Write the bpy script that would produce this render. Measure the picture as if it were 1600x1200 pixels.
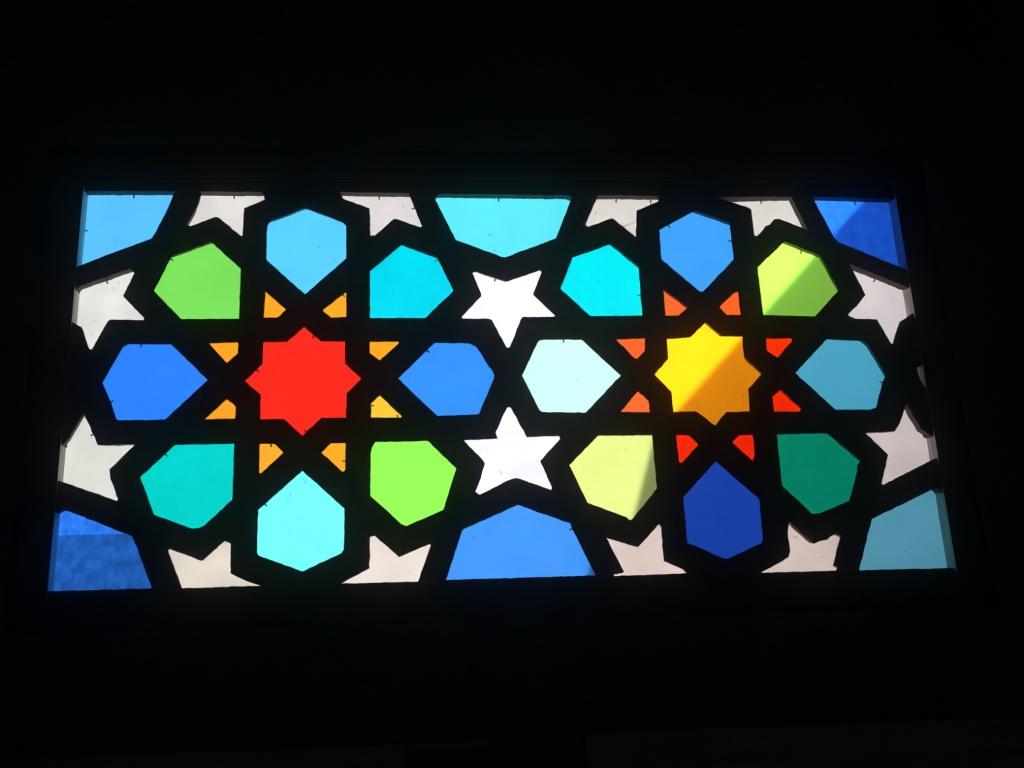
import bpy, bmesh, math, random
import numpy as np
from mathutils import Matrix, Vector
from mathutils.geometry import delaunay_2d_cdt

for o in list(bpy.data.objects):
    bpy.data.objects.remove(o)
scene = bpy.context.scene
C = scene.collection
random.seed(7)
rng = np.random.default_rng(7)

# ------------------------------------------------------------------ camera
WIN_Z = 2.40                      # height of the window's centre above the floor
cd = bpy.data.cameras.new('camera')
cam = bpy.data.objects.new('camera', cd)
C.objects.link(cam)
right = Vector((0.994997, -0.090438, -0.042453))
up = Vector((0.010154, -0.331189, 0.943510))
back = Vector((-0.099389, -0.939220, -0.328614))
m = Matrix((right, up, back)).transposed().to_4x4()
m.translation = Vector((-0.23397, -2.25389, WIN_Z - 0.80284))
cam.matrix_world = m
cd.sensor_fit = 'HORIZONTAL'
cd.sensor_width = 36.0
cd.lens = 36.0 * 1916.9 / 1600.0
cd.clip_start = 0.05
scene.camera = cam

# ------------------------------------------------------------------ daylight
SUN = Vector((0.25, 1.0, 0.75)).normalized()      # towards the sun: outside, up, a little to the right
w = bpy.data.worlds.new('sky')
scene.world = w
w.use_nodes = True
nt = w.node_tree
bg = nt.nodes['Background']
sky = nt.nodes.new('ShaderNodeTexSky')
sky.sky_type = 'NISHITA'
sky.sun_disc = False
sky.sun_elevation = math.asin(SUN.z)
sky.sun_rotation = math.atan2(SUN.x, SUN.y)
sky.air_density = 1.0
sky.dust_density = 2.5
sky.ozone_density = 1.0
nt.links.new(sky.outputs['Color'], bg.inputs['Color'])
bg.inputs['Strength'].default_value = 0.36

sd = bpy.data.lights.new('sun', 'SUN')
sd.energy = 11.2
sd.angle = math.radians(0.14)
sd.color = (1.0, 0.95, 0.87)
sun = bpy.data.objects.new('sun', sd)
C.objects.link(sun)
sun.rotation_euler = SUN.to_track_quat('Z', 'Y').to_euler()
sun.location = (2, 8, 9)

if hasattr(scene, 'cycles'):
    scene.cycles.volume_bounces = 3               # the added glare volume is lit by the panes, not by a lamp
vs = scene.view_settings
vs.view_transform = 'Standard'
vs.look = 'None'
vs.gamma = 1.0
vs.use_curve_mapping = False
vs.exposure = 0.4


# ------------------------------------------------------------------ materials
def nodes_of(name):
    mt = bpy.data.materials.new(name)
    mt.use_nodes = True
    n = mt.node_tree
    n.nodes.clear()
    out = n.nodes.new('ShaderNodeOutputMaterial')
    return mt, n, out


def surface(name, col, var=0.25, scale=6.0, rough=0.8, stretch=(1, 1, 1), bump=0.2, bump_scale=40.0):
    mt, n, out = nodes_of(name)
    N, L = n.nodes, n.links
    p = N.new('ShaderNodeBsdfPrincipled')
    p.inputs['Roughness'].default_value = rough
    p.inputs['Specular IOR Level'].default_value = 0.25
    tc = N.new('ShaderNodeTexCoord')
    mp = N.new('ShaderNodeMapping')
    mp.inputs['Scale'].default_value = stretch
    L.new(tc.outputs['Object'], mp.inputs['Vector'])
    nz = N.new('ShaderNodeTexNoise')
    nz.inputs['Scale'].default_value = scale
    nz.inputs['Detail'].default_value = 6
    L.new(mp.outputs['Vector'], nz.inputs['Vector'])
    cr = N.new('ShaderNodeValToRGB')
    cr.color_ramp.elements[0].position = 0.3
    cr.color_ramp.elements[1].position = 0.7
    cr.color_ramp.elements[0].color = (*[c * (1 - var) for c in col], 1)
    cr.color_ramp.elements[1].color = (*[min(1, c * (1 + var)) for c in col], 1)
    L.new(nz.outputs['Fac'], cr.inputs['Fac'])
    L.new(cr.outputs['Color'], p.inputs['Base Color'])
    n2 = N.new('ShaderNodeTexNoise')
    n2.inputs['Scale'].default_value = bump_scale
    n2.inputs['Detail'].default_value = 4
    L.new(mp.outputs['Vector'], n2.inputs['Vector'])
    b = N.new('ShaderNodeBump')
    b.inputs['Strength'].default_value = bump
    b.inputs['Distance'].default_value = 0.004
    L.new(n2.outputs['Fac'], b.inputs['Height'])
    L.new(b.outputs['Normal'], p.inputs['Normal'])
    L.new(p.outputs['BSDF'], out.inputs['Surface'])
    return mt


def glass(name, col, clear=0.0, streak=0.0, smudge=0.08, seed=0.0):
    """Coloured diffusing glass: light from outside scatters through the sheet; `clear` is how much of it
    is seen straight through; streak/smudge are the dirt and drag lines in the sheet."""
    mt, n, out = nodes_of(name)
    N, L = n.nodes, n.links
    tc = N.new('ShaderNodeTexCoord')
    mp = N.new('ShaderNodeMapping')
    mp.inputs['Location'].default_value = (seed * 1.7, seed, seed * 0.6)
    L.new(tc.outputs['Object'], mp.inputs['Vector'])
    nz = N.new('ShaderNodeTexNoise')
    nz.inputs['Scale'].default_value = 14
    nz.inputs['Detail'].default_value = 5
    L.new(mp.outputs['Vector'], nz.inputs['Vector'])
    mr = N.new('ShaderNodeMapRange')
    mr.inputs['From Min'].default_value = 0.3
    mr.inputs['From Max'].default_value = 0.7
    mr.inputs['To Min'].default_value = 1.0 - smudge
    mr.inputs['To Max'].default_value = 1.0
    L.new(nz.outputs['Fac'], mr.inputs['Value'])
    # small seeds and specks in the sheet
    sp = N.new('ShaderNodeTexNoise')
    sp.inputs['Scale'].default_value = 75
    sp.inputs['Detail'].default_value = 1
    L.new(mp.outputs['Vector'], sp.inputs['Vector'])
    ms = N.new('ShaderNodeMapRange')
    ms.inputs['From Min'].default_value = 0.745
    ms.inputs['From Max'].default_value = 0.785
    ms.inputs['To Min'].default_value = 1.0
    ms.inputs['To Max'].default_value = 0.72
    L.new(sp.outputs['Fac'], ms.inputs['Value'])
    mul = N.new('ShaderNodeMath')
    mul.operation = 'MULTIPLY'
    L.new(mr.outputs['Result'], mul.inputs[0])
    L.new(ms.outputs['Result'], mul.inputs[1])
    last = mul
    if streak > 0:
        m2 = N.new('ShaderNodeMapping')
        m2.inputs['Scale'].default_value = (60, 1, 42)
        L.new(tc.outputs['Object'], m2.inputs['Vector'])
        s = N.new('ShaderNodeTexNoise')
        s.inputs['Scale'].default_value = 1.0
        s.inputs['Detail'].default_value = 7
        s.inputs['Roughness'].default_value = 0.7
        L.new(m2.outputs['Vector'], s.inputs['Vector'])
        r2 = N.new('ShaderNodeMapRange')
        r2.inputs['From Min'].default_value = 0.35
        r2.inputs['From Max'].default_value = 0.6
        r2.inputs['To Min'].default_value = 1.0 - streak
        r2.inputs['To Max'].default_value = 1.0
        L.new(s.outputs['Fac'], r2.inputs['Value'])
        mu2 = N.new('ShaderNodeMath')
        mu2.operation = 'MULTIPLY'
        L.new(mul.outputs[0], mu2.inputs[0])
        L.new(r2.outputs['Result'], mu2.inputs[1])
        last = mu2
    cm = N.new('ShaderNodeVectorMath')
    cm.operation = 'SCALE'
    cm.inputs[0].default_value = col
    L.new(last.outputs[0], cm.inputs['Scale'])
    tr = N.new('ShaderNodeBsdfTranslucent')
    L.new(cm.outputs['Vector'], tr.inputs['Color'])
    sh = tr.outputs[0]
    if clear > 0:
        tp = N.new('ShaderNodeBsdfTransparent')
        L.new(cm.outputs['Vector'], tp.inputs['Color'])
        mx = N.new('ShaderNodeMixShader')
        mx.inputs[0].default_value = clear
        L.new(sh, mx.inputs[1])
        L.new(tp.outputs[0], mx.inputs[2])
        sh = mx.outputs[0]
    gl = N.new('ShaderNodeBsdfGlossy')
    gl.inputs['Roughness'].default_value = 0.12
    mg = N.new('ShaderNodeMixShader')
    mg.inputs[0].default_value = 0.03
    L.new(sh, mg.inputs[1])
    L.new(gl.outputs[0], mg.inputs[2])
    L.new(mg.outputs[0], out.inputs['Surface'])
    return mt


M = {
    'lattice': surface('lattice_paint', (0.055, 0.037, 0.028), 0.25, 9, 0.75, (1, 1, 1), 0.25, 60),
    'frame': surface('frame_wood', (0.64, 0.60, 0.56), 0.25, 5, 0.7, (14, 14, 1), 0.3, 20),
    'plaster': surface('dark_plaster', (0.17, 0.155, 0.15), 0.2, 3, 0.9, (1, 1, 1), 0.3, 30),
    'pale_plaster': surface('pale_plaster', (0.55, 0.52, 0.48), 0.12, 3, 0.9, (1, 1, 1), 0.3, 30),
    'ceiling': surface('ceiling_plaster', (0.55, 0.53, 0.50), 0.1, 3, 0.9),
    'floor': surface('floor_boards', (0.22, 0.16, 0.11), 0.35, 4, 0.6, (12, 1, 1)),
    'board': surface('pale_board', (0.78, 0.70, 0.60), 0.15, 5, 0.7, (1, 10, 10)),
    'pin': surface('pin_steel', (0.05, 0.045, 0.04), 0.1, 30, 0.5),
    'ground': surface('courtyard_ground', (0.42, 0.37, 0.30), 0.2, 1.2, 0.95),
    'stone': surface('house_stone', (0.40, 0.35, 0.29), 0.2, 2.0, 0.9),
    'roof': surface('roof_tile', (0.30, 0.14, 0.09), 0.25, 4.0, 0.85),
    'coping': surface('coping_stone', (0.5, 0.46, 0.40), 0.15, 4.0, 0.9),
}


# ------------------------------------------------------------------ mesh helpers
def link(name, me, mat, parent=None, smooth=False):
    o = bpy.data.objects.new(name, me)
    C.objects.link(o)
    me.materials.append(mat)
    if smooth:
        me.polygons.foreach_set('use_smooth', [True] * len(me.polygons))
    if parent:
        o.parent = parent
    return o


def boxes(name, lst, mat, parent=None, bevel=0.0):
    bm = bmesh.new()
    for (x0, x1, y0, y1, z0, z1) in lst:
        r = bmesh.ops.create_cube(bm, size=1.0)
        for v in r['verts']:
            v.co = Vector(((x0 + x1) / 2 + v.co.x * (x1 - x0), (y0 + y1) / 2 + v.co.y * (y1 - y0), (z0 + z1) / 2 + v.co.z * (z1 - z0)))
    if bevel:
        bmesh.ops.bevel(bm, geom=bm.edges[:], offset=bevel, segments=2, affect='EDGES')
    me = bpy.data.meshes.new(name)
    bm.to_mesh(me)
    bm.free()
    return link(name, me, mat, parent)


def prism(name, poly, y0, y1, mat, parent=None, bevel=0.0):
    """poly: (x, z) outline, counter-clockwise seen from the room; extruded from y0 to y1."""
    bm = bmesh.new()
    f = [bm.verts.new((x, y0, z)) for x, z in poly]
    b = [bm.verts.new((x, y1, z)) for x, z in poly]
    n = len(poly)
    bm.faces.new(f)
    bm.faces.new(b[::-1])
    for i in range(n):
        bm.faces.new((f[i], b[i], b[(i + 1) % n], f[(i + 1) % n]))
    bmesh.ops.recalc_face_normals(bm, faces=bm.faces[:])
    if bevel:
        bmesh.ops.bevel(bm, geom=bm.edges[:], offset=bevel, segments=2, affect='EDGES')
    me = bpy.data.meshes.new(name)
    bm.to_mesh(me)
    bm.free()
    return link(name, me, mat, parent)


def empty(name, loc=(0, 0, 0)):
    o = bpy.data.objects.new(name, None)
    o.location = loc
    C.objects.link(o)
    return o


def structure(o):
    o['kind'] = 'structure'
    return o


# ------------------------------------------------------------------ the room
# window frame: inner edges (x, z about the window's centre), as built a little out of square
FR = [(-0.8390, 0.4391), (0.8453, 0.4365), (0.8458, -0.4135), (-0.8449, -0.4087)]   # tl tr br bl
FO = 0.915, 0.505, 0.475                          # outer half width, top, bottom of the frame
DEPTH = 0.038                                     # lattice front to glass
X0, X1, Y0, CEIL = -3.2, 3.2, -4.6, 3.55


def leaf(x0, x1, z0, z1, y0, y1, a0, a1, b0, b1):
    return [(x0, a0, y0, y1, z0, z1), (a1, x1, y0, y1, z0, z1), (a0, a1, y0, y1, z0, b0), (a0, a1, y0, y1, b1, z1)]


fx, ft, fb = FO
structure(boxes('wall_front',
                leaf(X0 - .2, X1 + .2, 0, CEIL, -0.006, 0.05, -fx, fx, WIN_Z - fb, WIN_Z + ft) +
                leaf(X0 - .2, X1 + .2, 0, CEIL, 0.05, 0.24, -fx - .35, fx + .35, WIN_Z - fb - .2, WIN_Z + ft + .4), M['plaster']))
structure(boxes('wall_left', [(X0 - .2, X0, Y0, -0.006, 0, CEIL)], M['pale_plaster']))
structure(boxes('wall_right', [(X1, X1 + .2, Y0, -0.006, 0, CEIL)], M['pale_plaster']))
structure(boxes('wall_back', [(X0 - .2, X1 + .2, Y0 - .2, Y0, 0, CEIL)], M['pale_plaster']))
structure(boxes('floor', [(X0 - .2, X1 + .2, Y0 - .2, 0.24, -0.15, 0)], M['floor']))
structure(boxes('ceiling', [(X0 - .2, X1 + .2, Y0 - .2, 0.24, CEIL, CEIL + .2)], M['ceiling']))
# pale boarding below the window, its upper edge just showing at the foot of the picture
ZB = WIN_Z - 0.686
structure(boxes('trim_1', [(-1.9, -0.213, -0.026, -0.006, 0.9, ZB)], M['board'], bevel=0.003))
structure(boxes('trim_2', [(0.105, 2.4, -0.026, -0.006, 0.9, ZB + 0.006)], M['board'], bevel=0.003))
structure(boxes('trim_3', [(-0.213, -0.060, -0.020, -0.006, ZB - 0.006, ZB)], M['board'], bevel=0.002))

# ------------------------------------------------------------------ outside
# volume added to imitate lens glare: it scatters the panes' light a little way forward, a faint veil round each of them
hz, hn, hout = nodes_of('glare_scatter')
vsn = hn.nodes.new('ShaderNodeVolumeScatter')
vsn.inputs['Density'].default_value = 0.023
vsn.inputs['Anisotropy'].default_value = 0.97
hn.links.new(vsn.outputs[0], hout.inputs['Volume'])
glare_veil = boxes('glare_veil', [(X0 + .01, X1 - .01, Y0 + .01, -0.03, 0.01, CEIL - .01)], hz)
glare_veil['kind'] = 'stuff'
glare_veil['label'] = 'faint scattering volume added for lens glare before the window'
glare_veil['category'] = 'glare_veil'

structure(boxes('ground', [(-30, 30, 0.24, 45, -0.2, 0.0)], M['ground']))

D = 3.2
kx, kz = SUN.x / SUN.y * (D - DEPTH), SUN.z / SUN.y * (D - DEPTH)


def cast(x, z):                                   # where the house must stand for its edge to shade the window at (x, z)
    return x + kx, WIN_Z + z + kz


eave = cast(0.286, -0.117)
up1 = cast(0.783, 0.401)
slope = (up1[1] - eave[1]) / (up1[0] - eave[0])
half = 2.6
ridge = (eave[0] + half, eave[1] + half * slope)
far = (eave[0] + 2 * half, eave[1])
house = empty('house', (ridge[0], D, 0))
house['label'] = 'shaded gabled house outside, dim behind the upper right blue pane'
house['category'] = 'house'


def hpart(name, poly, y0, y1, mat):
    return prism(name, [(x - ridge[0], z) for x, z in poly], y0 - D, y1 - D, mat, house)


RT = 0.14
hpart('wall', [(eave[0] + .03, 0), (far[0] - .03, 0), (far[0] - .03, far[1] - RT), (ridge[0], ridge[1] - RT * 1.4), (eave[0] + .03, eave[1] - RT)], D + .02, D + 7, M['stone'])
hpart('roof_slope', [eave, ridge, (ridge[0], ridge[1] - RT * 1.4), (eave[0], eave[1] - RT)][::-1], D, D + 7.1, M['roof'])
hpart('roof_slope', [ridge, far, (far[0], far[1] - RT), (ridge[0], ridge[1] - RT * 1.4)][::-1], D, D + 7.1, M['roof'])
b2, b3 = cast(0.283, -0.249), cast(0.162, -0.310)
hpart('buttress', [(b3[0], 0), (eave[0] + .03, 0), (eave[0] + .03, b2[1] + .02), b2, b3], D + .02, D + 1.2, M['stone'])

gw = empty('courtyard_wall', (-3.2, 3.0, 0))
gw['label'] = 'low courtyard wall outside, dim behind the lower left blue pane'
gw['category'] = 'wall'
boxes('masonry', [(-4.0, 4.1, 0, 0.3, 0, 2.69)], M['stone'], gw)
for i in range(9):
    boxes('coping', [(-4.0 + i * .9, -4.0 + i * .9 + .892, -0.04, 0.34, 2.692, 2.772)], M['coping'], gw, bevel=0.01)

# ------------------------------------------------------------------ the window
# each pane: what it looks like, the tint of its glass, undercut of its opening (mm), its opening in mm about the window centre, its glazing pins
PANES = [
    ("sky blue corner pane at the upper left", (0.149, 0.350, 0.505), 8,
     "-867.6,228.2 -778.8,268.5 -702,301.3 -696.7,310.9 -677,357.7 -660.6,407.6 -869.9,406.4",
     [[-748.5, 419.9, -747.8, 406.8], [-844.6, 334.8, -833.3, 333.8]]),
    ("whitish half star pane at top, first from the left", (0.412, 0.415, 0.421), 8,
     "-609.1,397.3 -618.6,366.6 -634.7,331.8 -626.4,329.1 -578.6,349.9 -573.2,349 -526.8,307.6 -523.6,309.1 -522.6,369.3 -518.9,371.2 -482,389.2 -487.2,406.7 -609.5,406.7",
     [[-547.4, 419.5, -547.0, 406.3]]),
    ("leaf green petal pane upper left of the red star", (0.210, 0.420, 0.163), 13,
     "-588.8,293.1 -659.6,263.7 -690.8,188 -636,128.5 -525.4,128.7 -525.1,235.1 -583.9,293.1",
     [[-672.8, 274.2, -662.5, 268.4]]),
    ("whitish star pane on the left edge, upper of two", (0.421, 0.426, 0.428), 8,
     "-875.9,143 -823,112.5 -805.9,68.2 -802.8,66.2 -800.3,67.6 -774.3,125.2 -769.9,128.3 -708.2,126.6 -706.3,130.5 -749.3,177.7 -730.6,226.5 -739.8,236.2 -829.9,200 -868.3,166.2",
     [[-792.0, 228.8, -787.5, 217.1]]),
    ("royal blue petal pane left of the red star", (0.077, 0.229, 0.507), 13,
     "-742,72.9 -776.3,-1.8 -757.9,-41.5 -746.6,-74 -742,-76.5 -656.9,-76.6 -580.5,1.7 -652.9,75.7 -736.7,76.3",
     [[-716.1, 93.6, -715.4, 81.5], [-770.0, -31.6, -760.4, -27.1]]),
    ("small amber pane upper left of the red star, beside its left point", (0.473, 0.293, 0.058), 13,
     "-545.8,36.7 -525.3,57 -526,78.7 -581.6,78",
     []),
    ("small amber pane lower left of the red star, beside its left point", (0.473, 0.295, 0.059), 13,
     "-582.5,-77.1 -526.8,-76.2 -526.3,-52.5 -543.3,-37.8",
     []),
    ("small amber pane above the red star, left of its top point", (0.473, 0.303, 0.063), 13,
     "-477.5,130.5 -451.8,130.4 -435,147.6 -475.9,186.2",
     []),
    ("small amber pane above the red star, right of its top point", (0.473, 0.311, 0.067), 13,
     "-363.4,145.3 -347.4,129.8 -317.6,131.4 -317.7,183.6 -319.4,183.6",
     [[-328.6, 197.3, -321.4, 187.4]]),
    ("small amber pane upper right of the red star, beside its right point", (0.473, 0.303, 0.059), 13,
     "-271.8,55.3 -252.1,39.5 -215.2,74.8 -215.1,77.7 -271.7,78.1",
     []),
    ("small amber pane lower right of the red star, beside its right point", (0.473, 0.376, 0.102), 13,
     "-269.7,-49.4 -269.8,-77.4 -212.6,-78.5 -211.3,-76.3 -252.6,-33.5",
     [[-275.2, -43.2, -264.0, -43.3], [-219.0, -73.7, -218.8, -61.9]]),
    ("small amber pane below the red star, left of its bottom point", (0.473, 0.315, 0.075), 13,
     "-478.6,-183.4 -475.6,-184.8 -434.8,-145.2 -451.6,-128 -479,-127.6",
     [[-461.2, -113.5, -460.9, -125.0]]),
    ("small amber pane below the red star, right of its bottom point", (0.473, 0.321, 0.067), 13,
     "-363.6,-146.3 -323.9,-184.9 -318.8,-181 -318.4,-128.2 -345.8,-128.3",
     [[-315.0, -155.0, -325.9, -154.7]]),
    ("red eight pointed star pane", (0.473, 0.074, 0.055), 13,
     "-431.9,79.2 -477.3,78.7 -477.6,33.6 -510.5,-0.9 -479.4,-29.5 -479.5,-78.1 -434.2,-78.8 -399.7,-112.3 -363.4,-76.5 -317.2,-77.1 -316.5,-28 -288.3,1.8 -319.8,33 -319.9,79.6 -366.8,79.9 -399.3,110.5",
     [[-378.1, 108.1, -385.5, 98.9], [-495.5, 37.3, -487.6, 28.6], [-391.2, -99.4, -398.8, -90.8]]),
    ("turquoise green petal pane lower left of the red star", (0.006, 0.400, 0.389), 13,
     "-695.8,-188.7 -667.4,-259.8 -597.6,-287.6 -585.4,-286.8 -575.8,-282.2 -526.9,-234.4 -526.5,-126.3 -635.7,-127.3",
     [[-661.9, -131.9, -654.2, -140.4]]),
    ("whitish star pane on the left edge, lower of two", (0.421, 0.432, 0.425), 8,
     "-830,-110.5 -871.6,-156.2 -874,-189.8 -870.2,-181.1 -736.1,-232.7 -733.8,-229.4 -749.6,-191.7 -752.8,-172.5 -708.6,-123.8 -776.9,-124.9 -807.1,-62",
     [[-790.3, -92.5, -799.7, -97.0]]),
    ("streaky blue corner pane at the lower left", (0.092, 0.258, 0.549), 8,
     "-877.1,-396.1 -664.6,-395.7 -691.6,-328.1 -704.6,-299.6 -819,-251 -833.4,-248.3 -872.2,-267.7",
     []),
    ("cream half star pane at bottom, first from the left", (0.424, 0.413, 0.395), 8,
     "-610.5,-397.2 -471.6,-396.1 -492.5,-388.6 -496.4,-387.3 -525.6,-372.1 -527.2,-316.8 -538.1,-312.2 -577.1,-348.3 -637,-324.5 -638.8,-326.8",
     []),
    ("light blue petal pane above the red star", (0.149, 0.384, 0.507), 13,
     "-468.9,341.7 -475.2,329.5 -475.8,260.3 -474.3,254.3 -413.2,193.6 -398.3,180.4 -317.6,258.2 -317.7,330 -326.9,340.2 -399.7,370.9 -401.3,371.1",
     []),
    ("whitish half star pane at top, second from the left", (0.412, 0.409, 0.419), 8,
     "-324.2,392.2 -270.5,370.2 -269.4,309.4 -259.8,309.4 -221.6,346.6 -216.9,346.6 -167.4,328 -164.6,330.4 -191,405.7 -331.5,407.7",
     [[-251.0, 419.4, -251.3, 406.0], [-173.5, 390.2, -184.6, 385.1]]),
    ("turquoise petal pane upper right of the red star", (0.006, 0.415, 0.474), 13,
     "-270.6,228.9 -271,128.9 -161.6,128.3 -104.7,186.9 -135.5,259.8 -206.4,288.4",
     [[-127.4, 272.4, -138.2, 266.7]]),
    ("pale cyan petal pane below the red star", (0.205, 0.503, 0.499), 13,
     "-478.8,-255.2 -478.8,-335.6 -475.5,-340.7 -396.2,-371.9 -325.9,-340.1 -321,-333.1 -319.9,-255.9 -398.8,-181.4",
     [[-473.2, -232.6, -465.9, -241.1]]),
    ("lime green petal pane lower right of the red star", (0.274, 0.505, 0.163), 13,
     "-268,-137.6 -270.7,-148.4 -271.8,-232 -214,-288 -205.2,-291.6 -135.9,-262.3 -108.8,-182 -162.6,-126.3 -262.3,-127.5",
     []),
    ("cream half star pane at bottom, second from the left", (0.463, 0.445, 0.437), 8,
     "-273.7,-369.2 -327,-396.2 -185.4,-396.1 -160.3,-328.7 -163.3,-327.1 -219.8,-350 -263.9,-308.8 -272.9,-310.7",
     []),
    ("azure petal pane right of the red star", (0.092, 0.266, 0.492), 13,
     "-142.3,-76.4 -62.4,-73.6 -30.7,-2.3 -29.3,6.2 -34.6,19.9 -38.6,22.7 -54.9,53.5 -62.6,65.9 -77.2,73.5 -144.3,75.1 -216.9,1",
     [[-162.2, 75.1, -154.4, 66.2], [-161.9, 75.4, -154.0, 66.6]]),
    ("bright cyan half octagon pane at top centre", (0.162, 0.446, 0.494), 8,
     "-96.5,299.3 -0.8,260.7 3.4,260.7 108.9,303.3 148,398.1 138.7,402.6 -127.2,404.9 -138.2,394.9",
     [[-1.8, 416.8, -2.5, 403.3]]),
    ("brilliant white star pane in the middle, upper of two", (0.503, 0.503, 0.587), 13,
     "-49.2,180.8 -48.6,174.9 -89,130.2 -88.3,127 -36.2,126.2 -29.5,123.2 -2.4,64.9 0.2,63.7 3.5,64.2 27.8,122.9 32.2,129.6 95.3,129.9 98.2,131.9 55.9,177.5 76.2,229.6 73.5,231.6 4.1,206.5 -57.5,229.2 -65,225.6",
     [[-14.2, 232.2, -18.4, 220.0]]),
    ("turquoise petal pane upper left of the yellow star", (0.006, 0.461, 0.491), 13,
     "112.5,190.8 169.5,131 275.7,131.1 276.3,240.2 222.6,290.3 203.5,284.4 202.2,281.9 141.6,260.4",
     [[288.3, 190.0, 276.2, 189.1]]),
    ("very pale blue petal pane left of the yellow star", (0.390, 0.530, 0.503), 13,
     "59.6,73.6 25.7,4.8 56.6,-66.6 61.7,-70.8 147.4,-73 222.2,2.8 148.7,79.4 72.1,79.9 63.9,78.5",
     [[117.6, 97.3, 116.9, 84.8]]),
    ("brilliant white star pane in the middle, lower of two", (0.503, 0.503, 0.597), 13,
     "-14.3,-75.4 -26,-102.3 -31.1,-111 -27.3,-124 -92.5,-126.8 -57.2,-166.7 -54,-172.7 -64.3,-205.6 -73.8,-228.3 -66,-234 -7.9,-206.1 1.4,-203 9.2,-203.2 70.8,-227.6 72.8,-222.8 52.7,-170 93.7,-126.1 91.9,-120.5 29.2,-122.1 0.1,-61.1 -5.7,-60.5",
     []),
    ("pale yellow green petal pane lower left of the yellow star", (0.454, 0.494, 0.276), 13,
     "108.7,-179.1 139.9,-254 212.9,-283.4 217.7,-289.1 223.1,-288.1 275.9,-228.6 275.1,-121.6 168.4,-121.2",
     []),
    ("blue half octagon pane at bottom centre", (0.121, 0.286, 0.506), 8,
     "-100.2,-300.9 -133.7,-394.7 146,-393.1 106.8,-304.2 103.9,-292.8 6.6,-254.8",
     [[116.2, -295.5, 105.4, -298.8]]),
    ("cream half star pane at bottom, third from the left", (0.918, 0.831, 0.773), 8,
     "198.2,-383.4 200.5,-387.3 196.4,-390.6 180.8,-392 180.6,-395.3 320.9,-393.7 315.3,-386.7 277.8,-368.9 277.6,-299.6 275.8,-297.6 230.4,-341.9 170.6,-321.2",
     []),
    ("whitish half star pane at top, third from the left", (0.415, 0.410, 0.406), 8,
     "172.6,334.5 178,329.9 226.3,349.4 230.6,349.4 276.1,306.8 282.1,367.3 330.1,389.4 331.2,402.4 203.5,403.3",
     [[248.0, 416.0, 246.9, 402.4], [322.6, 415.5, 321.3, 401.8]]),
    ("blue petal pane above the yellow star", (0.109, 0.296, 0.496), 13,
     "326.6,322.5 326.1,255.8 399.3,184 406.4,183.9 478,255.8 477.4,340.7 407.4,368.6",
     [[352.7, 355.0, 357.7, 343.1], [493.0, 314.7, 480.5, 313.1]]),
    ("whitish half star pane at top, fourth from the left", (0.425, 0.423, 0.419), 8,
     "522.7,375.4 527.7,371.5 527.9,311.3 532.6,309.5 549,325.3 553.6,332.5 563.3,335.7 575.1,348.8 584.1,350.1 645.3,323.6 617.9,402.2 453.5,400.9",
     [[563.0, 414.9, 561.4, 401.1]]),
    ("green petal pane upper right of the yellow star", (0.433, 0.667, 0.214), 13,
     "526.6,237.2 527.1,131.3 635.4,127.8 693.9,186.8 663.7,264.7 591.3,297.4",
     [[639.4, 295.5, 633.2, 283.0]]),
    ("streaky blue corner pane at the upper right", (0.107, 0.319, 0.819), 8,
     "699.3,306 706.8,295.9 871.9,220.4 877.8,397.7 664,402.6",
     [[770.9, 413.3, 768.7, 399.4]]),
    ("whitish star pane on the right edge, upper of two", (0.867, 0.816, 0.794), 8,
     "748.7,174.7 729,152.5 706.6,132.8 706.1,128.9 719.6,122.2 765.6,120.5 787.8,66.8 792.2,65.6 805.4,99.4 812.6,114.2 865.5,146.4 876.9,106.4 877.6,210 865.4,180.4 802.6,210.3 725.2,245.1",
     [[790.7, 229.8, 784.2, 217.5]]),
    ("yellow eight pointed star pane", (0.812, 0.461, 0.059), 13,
     "369.7,83.1 322,79.6 321.1,37.3 290.8,4.4 321.3,-31.7 322.5,-74.2 367.7,-73.4 403.1,-103.1 427.8,-76.1 475.6,-74.8 477.9,-27.7 510.1,4.3 476.6,40.2 477.9,83.8 435.8,84.9 405.1,114.9",
     []),
    ("small orange red pane upper left of the yellow star, beside its left point", (0.494, 0.185, 0.079), 13,
     "253.6,39.1 259.2,39 275,55.1 277.1,81.4 218.1,79.8",
     []),
    ("small orange red pane lower left of the yellow star, beside its left point", (0.473, 0.193, 0.088), 13,
     "216.7,-72.5 274.8,-74.4 274,-51 254.6,-30.7",
     []),
    ("small orange red pane above the yellow star, left of its top point", (0.473, 0.184, 0.079), 13,
     "323.5,131.1 350.7,131 371.5,149.2 324.5,189.6",
     []),
    ("small orange red pane above the yellow star, right of its top point", (0.500, 0.178, 0.069), 13,
     "437.1,149.1 450.9,131.7 479.3,132.1 479,182.8 470.1,179.8",
     []),
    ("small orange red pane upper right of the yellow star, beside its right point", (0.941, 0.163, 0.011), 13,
     "525.3,53.2 546.1,38 579.4,72.8 580.7,79.3 526.3,79.7",
     []),
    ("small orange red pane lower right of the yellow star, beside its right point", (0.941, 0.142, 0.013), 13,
     "525.2,-45.5 525.8,-76 577.2,-76.7 582.3,-69.4 545,-30.1",
     []),
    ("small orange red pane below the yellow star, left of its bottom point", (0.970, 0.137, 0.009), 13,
     "324.3,-176.5 329.5,-178.2 365.9,-141.9 348.1,-123 323.1,-122.6",
     []),
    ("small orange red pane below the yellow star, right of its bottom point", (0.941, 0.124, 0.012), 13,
     "433.7,-138.8 470.5,-176.7 476,-164.4 476.8,-124.1 448.8,-124.5",
     []),
    ("greyish blue petal pane right of the yellow star", (0.267, 0.617, 0.726), 13,
     "578.8,4.7 651.4,-73.7 721.6,-74.6 736.3,-70.2 754.8,-21.3 766.4,0.3 738.3,64.9 730.7,72.5 653.5,77.3",
     [[775.1, -8.9, 764.5, -4.1]]),
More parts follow.
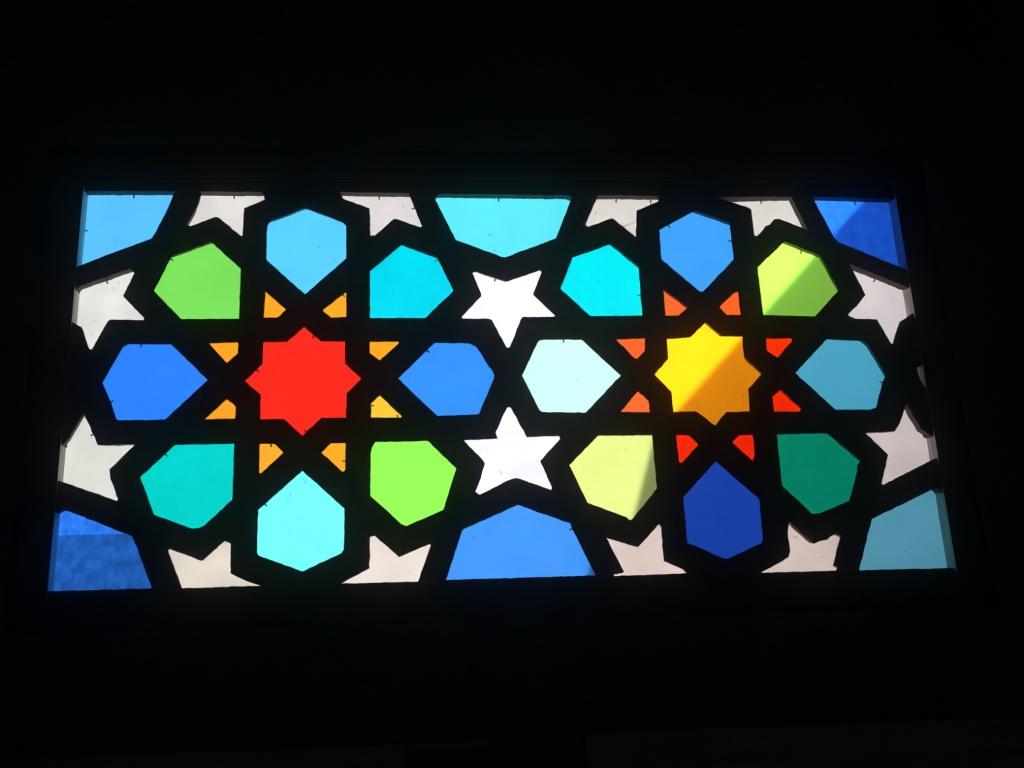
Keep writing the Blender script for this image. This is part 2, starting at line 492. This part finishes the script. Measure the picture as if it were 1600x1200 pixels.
    ("deep green petal pane lower right of the yellow star", (0.006, 0.495, 0.355), 13,
     "524.4,-227.9 577.1,-284.7 593.5,-283.7 653.9,-260.4 664.1,-236.1 679.2,-198.6 679.1,-190.4 688.4,-180 630.9,-122.6 525.6,-124",
     []),
    ("dark blue petal pane below the yellow star", (0.093, 0.235, 0.621), 13,
     "326.3,-247.1 326.2,-335.2 395.6,-368.2 400.8,-368.3 470.2,-339.3 473.6,-332.8 474.6,-252.7 397.4,-176.7",
     []),
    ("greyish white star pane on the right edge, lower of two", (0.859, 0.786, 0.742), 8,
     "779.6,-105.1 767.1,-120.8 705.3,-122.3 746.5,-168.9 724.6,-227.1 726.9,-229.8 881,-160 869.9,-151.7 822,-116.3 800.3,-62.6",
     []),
    ("grey blue corner pane at the lower right", (0.323, 0.599, 0.671), 8,
     "694.5,-297.7 655.4,-396.3 877.1,-397 875.7,-279.1 833.6,-237.9",
     []),
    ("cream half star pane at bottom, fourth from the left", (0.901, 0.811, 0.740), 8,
     "523.5,-326 524.9,-355.1 519.8,-368.1 501.3,-378.1 462.7,-396.1 608.4,-396.4 614.1,-388.9 606.5,-384.9 628.2,-329.1 619.6,-324.4 606.4,-330.6 600.2,-336.3 586.5,-338.1 573.1,-343.5 528.5,-298.8",
     []),
    ("light leak between lattice and right jamb, made as an added sliver of white pane", (0.844, 0.844, 0.829), 8,  # pane added to stand for light leaking past the lattice edge
     "837,-10.5 842.1,-25.1 857.9,-28.2 864.8,14.3 840.8,17.4 834.3,13.1",
     []),
]

win = structure(empty('window_1', (0, 0, WIN_Z)))
win['label'] = 'stained glass window with two star rosettes in a dark pierced lattice'
win['category'] = 'window'

# frame: two jambs, head and sill; dark paint on the face, bare wood in the reveal
tl, tr_, br, bl = FR
prism('jamb', [(-fx, -fb), (bl[0], -fb), (bl[0], bl[1]), tl, (tl[0], ft), (-fx, ft)], -0.0006, DEPTH, M['frame'], win)
prism('jamb', [(br[0], -fb), (fx, -fb), (fx, ft), (tr_[0], ft), tr_, br], -0.0006, DEPTH, M['frame'], win)
prism('frame_head', [tl, tr_, (tr_[0], ft), (tl[0], ft)], -0.0006, DEPTH, M['frame'], win)
prism('frame_sill', [(bl[0], -fb), (br[0], -fb), br, bl], -0.0006, DEPTH, M['frame'], win)


for o in list(win.children):
    o.data.materials.append(M['lattice'])
    for f in o.data.polygons:
        if f.normal.y < -0.9:
            f.material_index = 1


def inside(pts, poly):
    x, z = pts[:, 0], pts[:, 1]
    r = np.zeros(len(pts), bool)
    n = len(poly)
    for i in range(n):
        (x0, z0), (x1, z1) = poly[i], poly[(i + 1) % n]
        if z0 == z1:
            continue
        c = (z0 > z) != (z1 > z)
        r ^= c & (x < (x1 - x0) * (z - z0) / (z1 - z0) + x0)
    return r


def offset(poly, d, lim=2.2):
    """grow a counter-clockwise outline by d with limited mitres"""
    out = []
    P = [Vector(q) for q in poly]
    P = [q for i, q in enumerate(P) if (q - P[i - 1]).length > 1e-4]
    n = len(P)
    for i in range(n):
        e0, e1 = (P[i] - P[i - 1]).normalized(), (P[(i + 1) % n] - P[i]).normalized()
        n0, n1 = Vector((e0.y, -e0.x)), Vector((e1.y, -e1.x))
        bis = n0 + n1
        if bis.length < 1e-3:
            bis = n0.copy()
        bis.normalize()
        k = 1.0 / max(bis.dot(n0), 1.0 / lim)
        out.append(tuple(P[i] + bis * d * k))
    return out


HOLES = []
UNDER = []
for lab, col, cut, txt, pins in PANES:
    UNDER.append(cut / 1000)                      # openings are cut wider at the back by this much
    HOLES.append([tuple(float(v) / 1000 for v in q.split(',')) for q in txt.split()])


def resample(poly, step, jit, mate=None):
    out, shift = [], []
    n = len(poly)
    for i in range(n):
        a, b = np.array(poly[i]), np.array(poly[(i + 1) % n])
        k = max(1, int(np.linalg.norm(b - a) / step))
        for j in range(k):
            q = a + (b - a) * j / k
            if j:
                q = q + rng.normal(0, jit, 2)
            out.append(tuple(q))
            if mate:
                a2, b2 = np.array(mate[i]), np.array(mate[(i + 1) % n])
                shift.append(a2 + (b2 - a2) * j / k - (a + (b - a) * j / k))
    return (out, shift) if mate else out


def build_lattice():
    """one pierced sheet: rounded bars between the openings (front), undercut sides, flat back"""
    eps = 0.0004
    rect = [(tl[0] + eps, tl[1] - eps), (bl[0] + eps, bl[1] + eps), (br[0] - eps, br[1] + eps), (tr_[0] - eps, tr_[1] - eps)]
    pairs = [resample(h, 0.007, 0.00035, offset(h, u)) for h, u in zip(HOLES, UNDER)]
    outl = [p[0] for p in pairs]
    ring = np.array([q for p in pairs for q in p[0]])
    move = np.array([q for p in pairs for q in p[1]])
    segs = np.array([(*o[i], *o[(i + 1) % len(o)]) for o in outl for i in range(len(o))])

    def dist(p):
        r = np.full(len(p), 1e9)
        a = segs[:, :2]
        e = segs[:, 2:] - a
        ee = (e * e).sum(1) + 1e-12
        for s in range(0, len(p), 500):
            q = p[s:s + 500]
            t = np.clip(((q[:, None] - a) * e).sum(2) / ee, 0, 1)
            dd = np.linalg.norm(q[:, None] - (a + t[..., None] * e), axis=2)
            r[s:s + 500] = dd.min(1)
        return r
    g = 0.0055
    xs, zs = np.arange(-0.85, 0.85, g), np.arange(-0.42, 0.445, g)
    pts = np.array([(x + (g / 2 if j % 2 else 0), z) for j, z in enumerate(zs) for x in xs])
    keep = inside(pts, rect)
    for o in outl:
        keep &= ~inside(pts, o)
    pts = pts[keep]
    pts = pts[dist(pts) > 0.0028]
    coords, edges = [], []
    for o in outl + [resample(rect, 0.02, 0)]:
        s = len(coords)
        coords += o
        edges += [(s + i, s + (i + 1) % len(o)) for i in range(len(o))]
    coords += [tuple(p) for p in pts]
    V, E, F, *_ = delaunay_2d_cdt([Vector(c) for c in coords], edges, [], 0, 1e-6)
    V = np.array([(v.x, v.y) for v in V])
    F = np.array([f for f in F if len(f) == 3])
    cen = V[F].mean(1)
    ok = inside(cen, rect)
    for o in outl:
        ok &= ~inside(cen, o)
    F = F[ok]
    used = np.unique(F)
    idx = -np.ones(len(V), int)
    idx[used] = np.arange(len(used))
    V, F = V[used], idx[F]
    d = dist(V)
    W, H = 0.019, 0.0050
    yf = H * np.clip(1 - d / W, 0, 1) ** 2
    near = np.array([np.argmin(((ring - v) ** 2).sum(1)) for v in V])
    sh = move[near] * np.clip(1 - d / 0.022, 0, 1)[:, None]
    lim = (np.abs(V[:, 0]) > 0.8375) | (V[:, 1] > 0.4355) | (V[:, 1] < -0.4075)
    sh[lim, 0] = 0
    VB = V + sh
    bm = bmesh.new()
    vf = [bm.verts.new((v[0], y, v[1])) for v, y in zip(V, yf)]
    faces = []
    for f in F:
        a, b, c = (V[k] for k in f)
        o = (0, 1, 2) if (b[0] - a[0]) * (c[1] - a[1]) - (b[1] - a[1]) * (c[0] - a[0]) > 0 else (0, 2, 1)
        fc = bm.faces.new([vf[f[k]] for k in o])
        fc.smooth = True
        faces.append(fc)
    bpos = {v: VB[k] for k, v in enumerate(vf)}
    bed = [e for e in bm.edges if len(e.link_faces) == 1]
    vb = {}
    for e in bed:
        for v in e.verts:
            if v not in vb:
                vb[v] = (bm.verts.new((v.co.x, v.co.y, v.co.z)), bm.verts.new((bpos[v][0], DEPTH, bpos[v][1])))
    for e in bed:
        l = e.link_loops[0]
        a, b = l.vert, l.link_loop_next.vert
        bm.faces.new((vb[b][0], vb[a][0], vb[a][1], vb[b][1]))
    # flat back, triangulated from the same outline
    back_v = {}
    for f in faces:
        q = []
        for v in f.verts:
            if v in vb:
                q.append(vb[v][1])
            else:
                if v not in back_v:
                    back_v[v] = bm.verts.new((bpos[v][0], DEPTH, bpos[v][1]))
                q.append(back_v[v])
        bm.faces.new(q[::-1])
    me = bpy.data.meshes.new('lattice')
    bm.to_mesh(me)
    bm.free()
    return me


lat = link('lattice', build_lattice(), M['lattice'], win)
lat['label'] = 'dark pierced lattice between the panes'

# the coloured panes, bedded on the back of the lattice, and the little pins that hold them
CLEAR = {'streaky blue corner pane at the lower left': (0.74, 0.30), 'streaky blue corner pane at the upper right': (0.35, 0.22)}
for i, (lab, col, cut, txt, pins) in enumerate(PANES):
    clear, streak = CLEAR.get(lab, (0.0, 0.0))
    smudge = 0.10 if 'star pane' in lab and 'eight' not in lab else 0.05
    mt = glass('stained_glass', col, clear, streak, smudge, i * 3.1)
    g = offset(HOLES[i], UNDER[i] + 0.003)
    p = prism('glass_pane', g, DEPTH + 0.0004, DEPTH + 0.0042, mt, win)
    p['label'] = lab
    for (xa, za, xb, zb) in pins:
        a, b = Vector((xa, 0, za)) / 1000, Vector((xb, 0, zb)) / 1000
        u = (b - a).normalized()
        s = Vector((u.z, 0, -u.x)) * 0.0014
        bm = bmesh.new()
        ring = [s, Vector((0, 0.0014, 0)), -s, Vector((0, -0.0014, 0))]
        A = [bm.verts.new(a + r) for r in ring]
        B = [bm.verts.new(b - u * .001 + r) for r in ring]
        T = bm.verts.new(b)
        for k in range(4):
            bm.faces.new((A[k], A[(k + 1) % 4], B[(k + 1) % 4], B[k]))
            bm.faces.new((B[k], B[(k + 1) % 4], T))
        bm.faces.new(A[::-1])
        bmesh.ops.recalc_face_normals(bm, faces=bm.faces[:])
        me = bpy.data.meshes.new('glazing_pin')
        bm.to_mesh(me)
        bm.free()
        o = link('glazing_pin', me, M['pin'], p)
        o.location = (0, DEPTH - 0.0015, 0)
